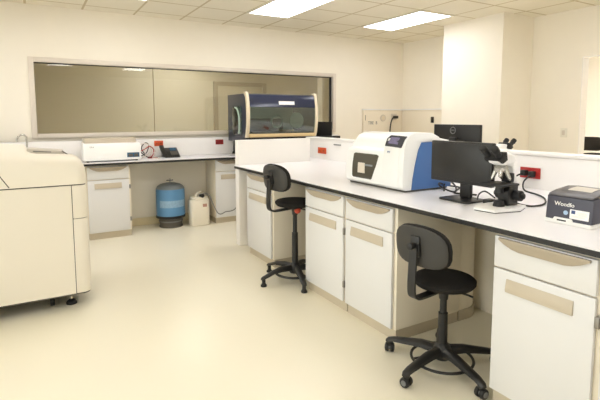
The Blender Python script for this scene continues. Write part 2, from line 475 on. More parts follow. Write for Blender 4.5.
MB().box(3.25, 4.1, -.3, 5.0, .863, .87).build('surface', 'lam', t)
for y in (-.2, 4.3): MB().box(3.25, 3.9, y, y+.6, 0, .837).build('support', 'cabside', t)

# ------------------------------------------------------------------ back bench
t = thing('back_worktop', 'white worktop with black edge along the back wall under the window', 'worktop', (1.4, 6, .868))
MB().box(-1.6, 4.1, 5.66, 6.19, .868, .893).build('core', 'black', t)
MB().box(-1.6, 4.1, 5.661, 6.19, .893, .9).build('surface', 'lam', t)
t = thing('back_service_panel', 'white service panel along the back bench below the window', 'panel', (1.4, 6.2, 0))
MB().box(-1.6, 4.35, 6.205, 6.305, .10, 1.135, .003).build('panel', 'wall', t)
MB().box(-1.6, 4.35, 6.195, 6.305, .885, 1.135, .003).build('upstand', 'spine', t)
MB().box(-1.6, 4.35, 6.20, 6.305, 0, .10, .003).build('plinth', 'skirt', t)
MB().box(3.85, 4.05, 5.75, 6.18, 0, .867, .003).build('bench_support', 'cabside', loc=(3.95, 5.95, 0))
tag(bpy.data.objects['bench_support'], 'cream support under the hidden right end of the back bench', 'support')

t = thing('corner_service_panel', 'white service panel wrapping the far right corner of the room', 'panel', (5.4, 6.2, .9))
MB().box(4.93, 5.79, 6.25, 6.305, .9, 1.535, .003).build('panel', 'cabside', t)
MB().box(5.795, 5.845, 4.81, 6.305, .9, 1.535, .003).build('panel', 'cabside', t)
MB().box(4.925, 5.79, 6.235, 6.305, 1.535, 1.555, .004).build('ledge', 'white', t)
MB().box(5.78, 5.845, 4.81, 6.305, 1.535, 1.555, .004).build('ledge', 'white', t)
MB().cone((5.35, 6.25, 1.40), (5.35, 6.238, 1.40), .062, .058, 24).build('round_cover', 'offwhite', t)
MB().cone((5.35, 6.239, 1.40), (5.35, 6.236, 1.40), .04, .04, 24).build('round_label', 'cream', t)
MB().box(5.53, 5.66, 6.238, 6.25, 1.37, 1.475, .003).build('outlet_plate', 'offwhite', t)
lettering('lettering', 'TBE  8', .075, (5.12, 6.249, 1.315), FACE_NY, 'txt', t)
MB().box(5.785, 5.795, 5.08, 5.17, 1.34, 1.44, .003).build('switch_plate', 'offwhite', t)
MB().box(5.783, 5.795, 5.49, 5.55, 1.32, 1.42, .003).build('socket', 'black', t)
MB().box(4.955, 4.962, 6.243, 6.25, 1.36, 1.45, .001).build('slot', 'txt', t)

def outlet(name, label, cat, face, c, w, h, m, kind='wall_outlet'):
    t = thing('wall_outlet', label, cat, c)
    x, y, z = c
    def pl(a0, a1, b0, b1, d0, d1, bev=.002):
        b = MB()
        if face == 'y': return b.box(x+a0, x+a1, y-d1, y-d0, z+b0, z+b1, bev)
        return b.box(x-d1, x-d0, y+a0, y+a1, z+b0, z+b1, bev)
    pl(-w/2, w/2, -h/2, h/2, 0, .009, .003).build('plate', m, t)
    for s in (-1, 1):
        r = pl(s*w*.24-w*.17, s*w*.24+w*.17, -h*.3, h*.3, .009, .012).build('socket', m, t)
        pl(s*w*.24-w*.06, s*w*.24-w*.03, -h*.12, h*.12, .012, .0125, 0).build('slot', 'rubber', r)
        pl(s*w*.24+w*.03, s*w*.24+w*.06, -h*.12, h*.12, .012, .0125, 0).build('slot', 'rubber', r)
    return t
outlet('o', 'orange socket outlet behind the desk phone on the back bench', 'socket outlet', 'y', (1.46, 6.194, 1.075), .115, .07, 'orange')
outlet('o', 'dark red socket outlet below the left end of the navy analyzer', 'socket outlet', 'y', (2.305, 6.194, 1.07), .115, .068, 'dred')
outlet('o', 'orange socket outlet at the far end of the island divider', 'socket outlet', 'x', (3.107, 4.757, 1.005), .18, .075, 'orange')
outlet('o', 'bright red socket outlet with black plugs behind the microscope', 'socket outlet', 'x', (3.107, 2.005, 1.012), .155, .078, 'red')
t = thing('light_switch', 'small cream light switch on the right wall before the doorway', 'light switch', (5.845, 3.35, 1.215))
MB().box(5.838, 5.849, 3.31, 3.39, 1.155, 1.275, .003).build('plate', 'lampframe', t)
MB().box(5.832, 5.839, 3.332, 3.368, 1.185, 1.245, .003).build('rocker', 'offwhite', t)

# ------------------------------------------------------------------ big beige machine
t = thing('floor_analyzer', 'large beige floor-standing machine with rounded hood at the left edge', 'laboratory machine', (-.4, 4.1, 0))
YF = 3.70
def rr_corner(x0, x1, y0, y1, r, n=8):   # plan with the near right corner rounded
    return [(x0, y0)]+[(x1-r+r*math.sin(PI/2*i/n), y0+r-r*math.cos(PI/2*i/n)) for i in range(n+1)]+[(x1, y1), (x0, y1)]
MB().prism([(x, y) for x, y in rr_corner(-1.3, .236, YF, 4.5, .002)], 'z', .112, .921).build('front_panel', 'beige', t)
MB().prism(rr_corner(.241, .345, YF, 4.5, .06), 'z', .112, .672, .004).build('lower_corner_panel', 'beige', t)
MB().prism(rr_corner(.241, .345, YF, 4.5, .06), 'z', .677, .921, .003).build('upper_corner_panel', 'beige', t)
MB().prism(rr_corner(-1.29, .338, YF+.012, 4.49, .055), 'z', .10, .930).build('chassis', 'seam', t)
# hood: cross sections along depth, lofted; the right shoulder is rounded
def hood():
    b = bmesh.new(); rings = []
    xs0, xs1 = -1.3, .345
    lefts = (.93, 1.06, 1.105, 1.14, 1.163, 1.180, 1.193, 1.202, 1.208)
    for (y, top, ins), tl in zip(((YF, .93, 0), (YF, 1.045, 0), (YF+.012, 1.085, .002), (YF+.04, 1.112, .008), (YF+.09, 1.13, .014), (YF+.17, 1.140, .02), (YF+.30, 1.135, .025), (YF+.45, 1.11, .03), (YF+.70, 1.06, .03)), lefts):
        ring = [(xs0, y, .928), (xs0, y, tl), (-.22, y, tl), (-.05, y, tl-(.012 if tl > 1 else 0)), (.03, y, top+(.35*(tl-top) if y < YF+.2 else 0))]
        n = 10; R = .075
        x1 = xs1-ins; r = min(R, max(.0005, (top-.928)*.98))
        for i in range(n+1):
            a = PI/2*i/n
            yy = y+(.05*(math.sin(a))**3 if y < YF+.1 else 0)
            ring.append((x1-R+R*math.sin(a), yy, top-r+r*math.cos(a)))
        ring.append((x1, y+(.05 if y < YF+.1 else 0), .928))
        rings.append([b.verts.new(p) for p in ring])
    for A, B in zip(rings, rings[1:]):
        for i in range(len(A)-1):
            b.faces.new((A[i], A[i+1], B[i+1], B[i]))
    b.faces.new(rings[-1]); b.faces.new(list(reversed(rings[0])))
    bmesh.ops.remove_doubles(b, verts=b.verts, dist=1e-5)
    bmesh.ops.recalc_face_normals(b, faces=b.faces)
    m = MB(); m._merge(b); return m
hd = hood().build('hood', 'beige', t)
MB().tube([(-.212, YF-.001, 1.047), (-.145, YF-.001, .936)], .003, 6, False).build('hood_seam', 'seam', hd)
MB().prism([(-.03, 1.186), (.10, 1.172), (.215, 1.162), (.22, 1.13), (-.03, 1.13)], 'y', 3.98, 4.20, .008).build('tray', 'tray', t)
MB().prism([(.01, 1.168), (.13, 1.158), (.13, 1.152), (.01, 1.160)], 'y', 3.975, 3.981).prism([(.205, 1.165), (.25, 1.130), (.25, 1.123), (.20, 1.158)], 'y', 3.90, 3.985).build('tray_slot', 'txt', t)
ft = MB().cone((.208, 3.82, .03), (.208, 3.82, .113), .009).build('levelling_foot', 'chrome', t)
MB().lathe([(.038, 0), (.038, .012), (.03, .026), (.014, .036), (0, .036)], (.208, 3.82, 0)).build('foot_pad', 'rubber', ft)
cs = MB().box(.062, .098, 3.82, 3.87, .055, .113, .005).build('caster', 'tank_dark', t)
MB().cone((.064, 3.845, .035), (.096, 3.845, .035), .035, .035, 20, bev=.004).build('wheel', 'rubber', cs)
ft2 = MB().cone((-1.1, 3.85, .03), (-1.1, 3.85, .113), .009).cone((-1.1, 4.4, 0), (-1.1, 4.4, .113), .02).cone((.2, 4.4, 0), (.2, 4.4, .113), .02).build('levelling_foot', 'chrome', t)
MB().lathe([(.038, 0), (.038, .012), (.03, .026), (.014, .036), (0, .036)], (-1.1, 3.85, 0)).build('foot_pad', 'rubber', ft2)

# gooseneck tap behind the machine
t = thing('gooseneck_tap', 'slim chrome gooseneck tap behind the beige machine', 'tap', (-.04, 5.98, .9))
MB().tube([(-.04, 5.98, .9), (-.04, 5.98, 1.16), (-.045, 5.975, 1.205), (-.075, 5.965, 1.228), (-.11, 5.955, 1.215), (-.128, 5.95, 1.18), (-.13, 5.95, 1.15)], .010, 10).build('spout', 'chrome', t)
MB().lathe([(.028, 0), (.028, .015), (.018, .03), (.016, .07), (0, .07)], (-.04, 5.98, .9)).build('tap_base', 'chrome', t)
MB().cone((-.04, 5.98, .95), (.02, 5.97, .965), .007).build('lever', 'chrome', t)

# ------------------------------------------------------------------ things on the back bench
t = thing('bench_instrument', 'low white bench instrument with small blue display left of the phone', 'laboratory instrument', (.83, 5.9, .9))
MB().prism([(5.765, .915), (5.76, .93), (5.765, 1.09), (5.785, 1.112), (6.02, 1.118), (6.03, .915)], 'x', .515, 1.145, .006).build('housing', 'white', t)
MB().prism([(5.90, 1.113), (5.90, 1.165), (5.915, 1.178), (6.06, 1.178), (6.06, .96), (6.0, .96), (6.0, 1.113)], 'x', .535, 1.115, .006).build('lid', 'pull', t)
MB().box(.985, 1.125, 5.757, 5.765, .945, 1.0, .002).build('display', 'lcd', t)
MB().box(1.00, 1.05, 5.755, 5.758, .953, .985, .001).box(1.065, 1.11, 5.755, 5.758, .953, .985, .001).build('display_icon', 'tank_dark', t)
for x in (.56, 1.10):
    for y in (5.80, 6.0):
        MB().cone((x, y, .9), (x, y, .917), .014).build('foot', 'rubber', t)
lettering('lettering', 'TEFA', .022, (.60, 5.7615, 1.075), FACE_NY, 'txt', t)
MB().box(.54, 1.12, 5.85, 5.98, .902, .914).build('underside', 'rubber', t)

wires = [('rubber', [(1.15, 5.98, 1.02), (1.20, 6.0, .97), (1.26, 5.95, .92), (1.33, 5.98, .906), (1.40, 6.02, .905)]),
         ('wirew', [(1.15, 6.02, 1.04), (1.22, 6.05, 1.085), (1.30, 6.08, 1.07), (1.34, 6.08, .99), (1.30, 6.02, .925), (1.24, 5.98, .95), (1.26, 6.04, 1.04), (1.35, 6.08, 1.03), (1.40, 6.1, .97)]),
         ('wirer', [(1.17, 6.0, .985), (1.25, 6.02, 1.02), (1.31, 6.04, 1.05), (1.36, 6.05, 1.0), (1.33, 6.0, .93), (1.27, 5.97, .908), (1.38, 5.95, .905)])]
wires += [('rubber', [(1.16, 6.05, 1.00), (1.19, 6.08, .93), (1.27, 6.08, .96), (1.31, 6.1, 1.06), (1.27, 6.12, 1.09), (1.22, 6.1, 1.02), (1.28, 6.06, .92), (1.36, 6.05, .91)]),
          ('wirew', [(1.18, 5.93, .906), (1.24, 5.90, .95), (1.30, 5.92, .985), (1.35, 5.95, .95), (1.32, 5.93, .907), (1.40, 5.90, .906)])]
lab = ['thin black wire hanging from the white bench instrument', 'thin white wire looped between bench instrument and desk phone', 'thin red wire looped between bench instrument and desk phone', 'black wire coiled against the white panel left of the orange outlet', 'short white wire lying at the front edge before the desk phone']
for (m, p), l in zip(wires, lab):
    o = MB().tube(p, .006, 6).build('wire', m, loc=(1.27, 6.0, .9)); tag(o, l, 'wire', 'wires beside the desk phone')

t = thing('desk_phone', 'black desk phone on the back bench before the orange outlet', 'telephone', (1.54, 6.02, .9))
MB().prism([(5.93, .902), (5.93, .918), (6.10, 1.02), (6.13, 1.015), (6.13, .902)], 'x', 1.475, 1.67, .006).build('base', 'plast', t)
kp = Matrix.Translation((0, 0, 0))
MB().prism([(5.948, .932), (5.944, .938), (6.02, .984), (6.024, .978)], 'x', 1.56, 1.65, .001).build('keypad', 'tank_dark', t)
MB().prism([(6.032, .984), (6.028, .99), (6.08, 1.020), (6.084, 1.014)], 'x', 1.565, 1.645, .001).build('display', 'lcd', t)
hs = MB().prism([(5.925, .925), (5.92, .95), (5.95, .965), (6.04, 1.005), (6.10, 1.055), (6.13, 1.045), (6.12, 1.02), (6.05, .98), (5.96, .935)], 'x', 1.445, 1.50, .008)
hs.build('handset', 'plast', t)

# navy analyzer with curved hood
t = thing('hooded_analyzer', 'navy bench analyzer with curved tinted hood and cream end frames', 'laboratory analyzer', (2.94, 5.9, .9))
AX0, AX1, AYB = 2.44, 3.50, 6.19
curve = [(5.535, 1.15), (5.508, 1.22), (5.49, 1.31), (5.483, 1.40), (5.484, 1.50), (5.494, 1.60), (5.512, 1.68), (5.535, 1.735), (5.56, 1.748)]
# housing: floor, back, top, two side shells
h = MB().box(AX0+.03, AX1-.03, 5.56, AYB, 1.12, 1.165)
h.box(AX0+.03, AX1-.03, AYB-.05, AYB, 1.165, 1.70)
h.box(AX0+.03, AX1-.03, 5.57, 5.66, 1.68, 1.726).box(AX0+.03, AX1-.03, 6.12, AYB, 1.68, 1.726)
for xa, xb in ((AX0, AX0+.03), (AX1-.03, AX1)):
    pr = [(y+.03, min(z, 1.728)) for y, z in curve]+[(AYB, 1.728), (AYB, 1.09), (5.53, 1.09)]
    h.prism(pr, 'x', xa, xb, .003)
h.build('housing', 'navy', t)
MB().box(AX0+.03, AX1-.03, 5.66, 6.12, 1.712, 1.72).build('added_clear_top', 'clear', t)  # clear top added so ceiling light reaches the analyzer interior
MB().box(AX0+.031, AX1-.031, AYB-.056, AYB-.051, 1.17, 1.68).build('interior_back', 'inside', t)
MB().box(AX0+.031, AX1-.031, 5.60, AYB-.06, 1.166, 1.22).box(AX0+.1, AX1-.35, 5.85, AYB-.06, 1.22, 1.40, .01).build('deck', 'insided', t)
for xa, xb in ((AX0-.012, AX0+.028), (AX1-.028, AX1+.012)):
    MB().prism(curve+[(5.60, 1.748), (5.60, 1.72)]+list(reversed([(y+.05, z) for y, z in curve if z < 1.7])), 'x', xa, xb, .006).build('end_frame', 'cream', t)
def sheet(c0, off, x0, x1, th=.006):
    poly = c0+list(reversed([(y+th, z-(th if z > 1.6 else 0)) for y, z in c0]))
    return MB().prism([(y+off, z) for y, z in poly], 'x', x0, x1)
cl = [(5.514, 1.20), (5.49, 1.31), (5.483, 1.40), (5.484, 1.50), (5.488, 1.55)]
cu_ = [(5.488, 1.55), (5.494, 1.60), (5.512, 1.68), (5.53, 1.715), (5.56, 1.727)]
hg = sheet(cl, .015, AX0+.03, AX1-.03).build('hood_glass', 'hood', t)
sheet(cu_, .012, AX0+.03, AX1-.03, .01).build('hood_band', 'navyg', t)
MB().prism([(5.5015, 1.585), (5.5125, 1.632), (5.520, 1.631), (5.509, 1.583)], 'x', 2.90, 3.14).build('hood_sticker', 'white', t)
MB().box(AX0+.03, AX1-.03, 5.50, 5.55, 1.153, 1.198, .006).build('bottom_rail', 'strip', t)
MB().box(AX0-.01, AX1+.42, 5.52, 5.60, 1.10, 1.145, .003).build('base_bar', 'rubber', t)
tor = [(3.02+.085*math.cos(a), 5.80, 1.36+.085*math.sin(a)) for a in [2*PI*i/28 for i in range(28)]]
MB().tube(tor, .012, 8, False, closed=True).build('ring', 'disc', t)  # ring and disc below model round reflections in the hood glass
MB().cone((3.30, 5.72, 1.37), (3.30, 5.735, 1.37), .115, .115, 32).build('reflection_disc', 'disc', t)
MB().box(3.03, 3.22, 5.66, 5.76, 1.22, 1.245, .004).build('rack', 'strip', t)
# left side door with clear cover
MB().prism(rrect(5.68, 6.02, 1.17, 1.58, .06), 'x', AX0-.006, AX0, .002).build('side_window', 'insided', t)
sd = MB().prism(rrect(5.70, 6.00, 1.18, 1.56, .06), 'x', AX0-.014, AX0-.0065, .003).build('side_cover', 'clear', t)
MB().tube([(AX0-.02, 5.75, 1.20), (AX0-.02, 5.74, 1.40), (AX0-.02, 5.80, 1.52), (AX0-.02, 5.88, 1.55)], .012, 8).build('handle', 'disc', sd)
for z in (1.23, 1.32, 1.41):
    MB().cone((AX0, 6.09, z), (AX0-.016, 6.09, z), .022, .018, 16, bev=.003).build('knob', 'tank_top', t)
for x in (AX0+.06, AX1-.06):
    for y in (5.72, 6.12):
        MB().lathe([(.035, 0), (.03, .02), (.014, .04), (.014, .19), (.03, .22), (0, .22)], (x, y, .9), 16).build('leg', 'rubber', t)

t = thing('computer_case', 'plain black box beside the right end of the navy analyzer', 'computer case', (3.72, 5.86, .9))
MB().box(3.57, 3.885, 5.68, 6.12, .912, 1.348, .008).build('case', 'matte', t)
MB().box(3.59, 3.865, 5.672, 5.68, .93, 1.09, .004).build('front_grille', 'rubber', t)
for x in (3.62, 3.83):
    for y in (5.75, 6.05): MB().cone((x, y, .9), (x, y, .913), .015).build('foot', 'rubber', t)

# ------------------------------------------------------------------ under the back bench
t = thing('pressure_tank', 'blue water pressure tank on a dark base in the knee space', 'water tank', (1.535, 5.97, 0))
c = (1.535, 5.97, 0)
MB().lathe([(.172, .128), (.18, .14), (.182, .17), (.182, .475), (.178, .50), (0, .50)], c, 40).build('shell', 'blue_tank', t)
MB().lathe([(.179, .50), (.165, .53), (.125, .556), (.07, .57), (.03, .575), (0, .575)], c, 40).build('dome', 'tank_top', t)
MB().lathe([(.184, .125), (.186, .13), (.186, .152), (.184, .157), (0, .157)], c, 40).build('band', 'rubber', t)
bs = MB().lathe([(.148, 0), (.148, .015), (.14, .02), (.15, .115), (.17, .127), (0, .127)], c, 36).build('base', 'tank_dark', t)
MB().lathe([(.142, .07), (.153, .072), (.153, .085), (.142, .087)], c, 36).build('base_rim', 'grey', bs)
lb = MB()
bm_ = bmesh.new(); vs = []
for i in range(13):
    a = math.radians(-150+i*10); vs.append([bm_.verts.new((c[0]+.1835*math.cos(a), c[1]+.1835*math.sin(a), z)) for z in (.27, .36)])
for a, b in zip(vs, vs[1:]): bm_.faces.new((a[0], b[0], b[1], a[1]))
lb._merge(bm_); lb.build('label', 'silver_label', t)
v = MB().cone((1.535, 5.97, .575), (1.535, 5.97, .63), .012, .010).build('valve', 'metalg', t)
MB().cone((1.49, 5.965, .605), (1.575, 5.965, .605), .007).build('valve_lever', 'tank_dark', v)

t = thing('jerrycan', 'white plastic jerrycan with black cap right of the blue tank', 'jerrycan', (1.875, 5.86, 0))
jb = MB().prism(rrect(1.752, 2.002, 5.76, 5.96, .05), 'z', .003, .345, .012)
jb.prism(rrect(1.762, 1.992, 5.77, 5.95, .05), 'z', .34, .382, .03, 3)
jb.build('body', 'jerry', t)
MB().tube([(1.825, 5.80, .375), (1.83, 5.81, .415), (1.865, 5.84, .427), (1.925, 5.90, .425), (1.95, 5.92, .385)], .013, 8).build('handle', 'jerry', t)
MB().cone((1.905, 5.81, .36), (1.905, 5.81, .408), .034, .034, 20, bev=.004).build('cap', 'capb', t)
MB().box(1.90, 1.955, 5.757, 5.761, .25, .29).build('label', 'jlabel', t)
o = MB().tube([(1.905, 5.81, .412), (1.945, 5.77, .425), (1.99, 5.735, .385), (2.03, 5.715, .27), (2.08, 5.70, .165), (2.13, 5.70, .142), (2.19, 5.70, .165), (2.26, 5.70, .168), (2.33, 5.71, .19), (2.40, 5.73, .28), (2.45, 5.74, .45)], .0065, 8).build('waste_hose', 'grey', loc=(2.1, 5.72, 0))
tag(o, 'thin grey hose running from the jerrycan cap past the cabinet', 'hose')

# ------------------------------------------------------------------ chairs
def chair(label, loc, rz, seat, a0, caster):
    t = thing('swivel_chair', label, 'chair', loc, rz, 'black swivel chairs at the island'); L_ = True
    # seat
    MB().lathe([(0, -.055), (.12, -.055), (.158, -.045), (.172, -.028), (.172, -.014), (.160, -.004), (.12, 0), (0, .002)], (0, 0, seat), 40).build('seat', 'fabric', t, L_)
    MB().cone((0, 0, seat-.075), (0, 0, seat-.05), .06, .09, 20).build('seat_plate', 'plast', t, L_)
    # backrest: rounded padded shell, slightly curved
    def shell(y0, y1, z0, z1, th, off):
        b = bmesh.new(); n = 26
        def ring(k, d):
            out = []
            for i in range(n):
                a = 2*PI*i/n; ca, sa = math.cos(a), math.sin(a)
                e = .8 if sa > 0 else .6
                y = (abs(ca)**e)*(1 if ca >= 0 else -1)*.5*(y1-y0)*k
                z = (abs(sa)**e)*(1 if sa >= 0 else -1)*.5*(z1-z0)*k
                out.append(b.verts.new((d+1.1*y*y-.10*z, y, (z0+z1)/2+z)))
            return out
        R = [ring(k, d) for k, d in ((.45, off), (.85, off), (.97, off+th*.15), (1, off+th*.5), (.97, off+th*.85), (.85, off+th), (.45, off+th))]
        for A, B in zip(R, R[1:]):
            for i in range(n): b.faces.new((A[i], A[(i+1) % n], B[(i+1) % n], B[i]))
        b.faces.new(R[0]); b.faces.new(R[-1])
        bmesh.ops.recalc_face_normals(b, faces=b.faces)
        m = MB(); m._merge(b); return m
    bx = -.235
    zb0, zb1 = seat+.095, seat+.325
    bk = shell(-.175, .175, zb0, zb1, .038, bx).build('backrest', 'fabric', t, L_)
    shell(-.17, .17, zb0+.006, zb1-.006, .016, bx-.012).build('back_shell', 'pad', bk, L_)
    # bracket from under the seat up behind the backrest
    zc = (zb0+zb1)/2
    br = MB()
    path = [(-.03, seat-.068), (-.20, seat-.072), (-.255, seat-.060), (-.275, seat-.02), (-.272, seat+.10), (-.262, zc+.02)]
    pp = catmull([Vector((a, 0, b)) for a, b in path], 6)
    bm2 = bmesh.new(); rg = []
    for i, p in enumerate(pp):
        tt = (pp[min(i+1, len(pp)-1)]-pp[max(i-1, 0)]).normalized(); nn = Vector((-tt.z, 0, tt.x))
        rg.append([bm2.verts.new(p+nn*.006*s+Vector((0, q*.024, 0))) for s, q in ((1, 1), (1, -1), (-1, -1), (-1, 1))])
    for A, B in zip(rg, rg[1:]):
        for i in range(4): bm2.faces.new((A[i], A[(i+1) % 4], B[(i+1) % 4], B[i]))
    bm2.faces.new(rg[0]); bm2.faces.new(rg[-1]); bmesh.ops.recalc_face_normals(bm2, faces=bm2.faces)
    br._merge(bm2)
    bo = br.build('back_bracket', 'plast', t, L_)
    MB().box(-.262, -.228, -.03, .03, zc-.05, zc+.06, .006).build('bracket_mount', 'plast', bo, L_)
    MB().cone((-.272, 0, zc+.01), (-.305, 0, zc+.01), .016, .02, 16, bev=.004).build('knob', 'plast', bo, L_)
    lv = MB().tube([(0, -.03, seat-.07), (.03, -.12, seat-.075), (.035, -.16, seat-.08)], .006, 8).build('height_lever', 'plast', t, L_)
    if not caster: MB().sphere((-.01, -.05, seat-.085), .028, (1, 1, 1)).build('lever_knob', 'redtag', t, L_); 
    # column
    zl = .09 if caster else .10
    MB().cone((0, 0, zl), (0, 0, .32 if caster else .42), .028, .026, 20).cone((0, 0, .30 if caster else .40), (0, 0, seat-.07), .019, .019, 18).cone((0, 0, seat-.13), (0, 0, seat-.07), .024, .03, 18).build('column', 'plast', t, L_)
    MB().lathe([(.045, zl-.035), (.055, zl-.02), (.055, zl+.02), (.04, zl+.045), (.028, zl+.055), (0, zl+.055)], (0, 0, 0), 24).build('hub', 'plast', t, L_)
    R = .315 if caster else .31
    for k in range(5):
        a = a0+2*PI*k/5-rz; ca, sa = math.cos(a), math.sin(a)
        b = bmesh.new(); rg = []
        ze = .072 if caster else .068
        for q, (rr, z, hw, hh) in enumerate(((.03, zl+.012, .026, .026), (.12, zl+.016, .024, .021), (.22, zl+.004, .021, .016), (R-.03, ze+.014, .019, .013), (R+.01, ze+.002, .016, .012), (R+.022, ze-.004, .010, .008))):
            cen = Vector((rr*ca, rr*sa, z)); sd_ = Vector((-sa, ca, 0))
            rg.append([b.verts.new(cen+sd_*hw*1.25*x+Vector((0, 0, hh*y))) for x, y in ((1, -.7), (.9, .4), (.4, 1), (-.4, 1), (-.9, .4), (-1, -.7), (-.5, -1), (.5, -1))])
        for A, B in zip(rg, rg[1:]):
            for i in range(8): b.faces.new((A[i], A[(i+1) % 8], B[(i+1) % 8], B[i]))
        b.faces.new(rg[0]); b.faces.new(rg[-1]); bmesh.ops.recalc_face_normals(b, faces=b.faces)
        m = MB(); m._merge(b)
        lg = m.build('leg', 'plast', t, L_)
        if caster:
            x, y = R*ca, R*sa
            an = a0+k*1.3
            dx, dy = math.cos(an), math.sin(an)
            w = MB()
            for s in (-1, 1):
                w.cone((x+dx*.006*s, y+dy*.006*s, .028), (x+dx*.026*s, y+dy*.026*s, .028), .028, .026, 22, bev=.004)
            wo = w.build('caster', 'rubber', lg, L_)
            MB().cone((x-dx*.029, y-dy*.029, .028), (x+dx*.029, y+dy*.029, .028), .015, .015, 16).build('wheel_cap', 'grey', lg, L_)
            MB().cone((x, y, .035), (x, y, .076), .012, .012, 12).prism([(x+.02*math.cos(j), y+.02*math.sin(j)) for j in [2*PI*i/14 for i in range(14)]], 'z', .056, .066).build('caster_stem', 'plast', lg, L_)
        else:
            x, y = R*ca, R*sa
            MB().lathe([(.026, 0), (.026, .012), (.019, .02), (.015, .03), (.016, .066), (0, .066)], (x, y, 0), 18).build('glide', 'rubber', lg, L_)
    zr = .055 if caster else .07
    rad = .17
    tor = [(rad*math.cos(2*PI*i/40), rad*math.sin(2*PI*i/40), zr) for i in range(40)]
    fr = MB().tube(tor, .008 if caster else .011, 8, False, closed=True)
    for i in range(3):
        a = 2*PI*i/3+.5; fr.cone((.05*math.cos(a), .05*math.sin(a), zl-.02), (rad*math.cos(a), rad*math.sin(a), zr), .006, .006, 8)
    fr.build('foot_ring', 'plast', t, L_)
    return t
chair('black swivel chair with caster wheels, nearer one, beside the near cabinets', (1.955, 1.745, 0), math.radians(6), .53, math.radians(188), True)
chair('taller black swivel chair on glides with a red lever, at the far cabinets', (1.94, 3.40, 0), math.radians(8), .708, math.radians(182), False)

# office chair in the next room
t = thing('office_chair', 'black office chair seen through the doorway at the right edge', 'chair', (6.62, 3.30, 0))
b = MB().prism(rrect(3.17, 3.47, .965, 1.15, .075), 'x', 6.42, 6.47, .015, 3).build('backrest', 'fabric', t)
MB().prism(rrect(6.48, 6.90, 3.10, 3.55, .08), 'z', .84, .91, .02, 3).build('seat', 'fabric', t)
MB().tube([(6.47, 3.46, 1.0), (6.44, 3.48, .93), (6.46, 3.47, .86), (6.6, 3.45, .83)], .022, 10).build('back_bracket', 'plast', t)
MB().tube([(6.50, 3.12, .88), (6.50, 3.07, .98), (6.55, 3.07, 1.0), (6.78, 3.07, 1.0)], .018, 10).build('armrest', 'plast', t)
MB().cone((6.68, 3.32, .06), (6.68, 3.32, .85), .027, .024).build('column', 'plast', t)
for k in range(5):
    a = 2*PI*k/5+.3
    MB().cone((6.68, 3.32, .10), (6.68+.29*math.cos(a), 3.32+.29*math.sin(a), .055), .028, .016, 10).sphere((6.68+.29*math.cos(a), 3.32+.29*math.sin(a), .03), .03).build('leg', 'plast', t)

# ------------------------------------------------------------------ white and blue instrument on the island
t = thing('bench_scanner', 'white and blue bench instrument with dark sample window and small touchscreen', 'laboratory instrument', (2.4, 2.65, .9))
IY0, IY1 = 2.30, 2.965
front = [(2.185, .915), (2.165, .93), (2.158, .97), (2.159, 1.02), (2.162, 1.06), (2.167, 1.10), (2.174, 1.15), (2.186, 1.172)]
prof = front+[(2.205, 1.18), (2.222, 1.188), (2.245, 1.235), (2.285, 1.278), (2.33, 1.298), (2.42, 1.300), (2.49, 1.272), (2.60, 1.25), (2.63, 1.23), (2.63, .915)]
MB().prism(prof, 'y', IY0+.012, IY1, .014, 3).build('housing', 'inst', t)
# right hand curved leg band standing proud of the hump
band = [(2.178, .915), (2.158, .93), (2.150, .97), (2.152, 1.10), (2.160, 1.20), (2.178, 1.262), (2.215, 1.297), (2.26, 1.308), (2.42, 1.305), (2.49, 1.275), (2.49, 1.245), (2.41, 1.247), (2.318, 1.244), (2.288, 1.19), (2.258, 1.08), (2.24, .99), (2.232, .915)]
MB().prism(band, 'y', IY0, IY0+.05, .006).build('side_frame', 'inst', t)
MB().prism([p for p in band[:10]]+[(2.49, 1.15), (2.3, 1.0), (2.23, .93), (2.232, .915)], 'y', IY0+.05, IY0+.21, .008).build('front_column', 'inst', t)
side = [(2.235, .915), (2.243, .99), (2.261, 1.08), (2.291, 1.188), (2.316, 1.240), (2.41, 1.243), (2.60, 1.235), (2.622, 1.21), (2.622, .915)]
MB().prism(side, 'y', IY0+.004, IY0+.03, .004).build('side_panel', 'blue', t)
tag([c for c in t.children if c.name.startswith('side_panel')][0], 'blue side panel')
MB().box(2.19, 2.6, IY0+.02, IY1-.02, .901, .917, .003).build('base', 'tank_dark', t)
# dark window in the front left
def front_x(z):
    for (xa, za), (xb, zb) in zip(front, front[1:]):
        if za <= z <= zb: return xa+(xb-xa)*(z-za)/(zb-za)
    return 2.17
def plate(levels, d0, d1):
    """levels: (z, y_left, y_right) from the top down; follows the curved front"""
    b = bmesh.new(); F = []; K = []
    L2 = []
    for (za, a0, a1), (zb, b0, b1) in zip(levels, levels[1:]):
        for k in range(6):
            q = k/6; L2.append((za+(zb-za)*q, a0+(b0-a0)*q, a1+(b1-a1)*q))
    L2.append(levels[-1])
    for z, ya, yb in L2:
        F.append([b.verts.new((front_x(z)-d1, y, z)) for y in (ya, yb)])
        K.append([b.verts.new((front_x(z)-d0, y, z)) for y in (ya, yb)])
    n = len(L2)
    for i in range(n-1):
        b.faces.new((F[i][0], F[i][1], F[i+1][1], F[i+1][0])); b.faces.new((K[i][0], K[i+1][0], K[i+1][1], K[i][1]))
        b.faces.new((F[i][0], F[i+1][0], K[i+1][0], K[i][0])); b.faces.new((F[i][1], K[i][1], K[i+1][1], F[i+1][1]))
    b.faces.new((F[0][0], K[0][0], K[0][1], F[0][1])); b.faces.new((F[-1][0], F[-1][1], K[-1][1], K[-1][0]))
    bmesh.ops.recalc_face_normals(b, faces=b.faces)
    m = MB(); m._merge(b); return m
wq = [(1.143, 2.85, 2.60), (1.135, 2.868, 2.577), (1.06, 2.872, 2.596), (.965, 2.872, 2.637), (.955, 2.862, 2.65)]
wd = plate(wq, -.002, .004).build('sample_window', 'smoked', t)
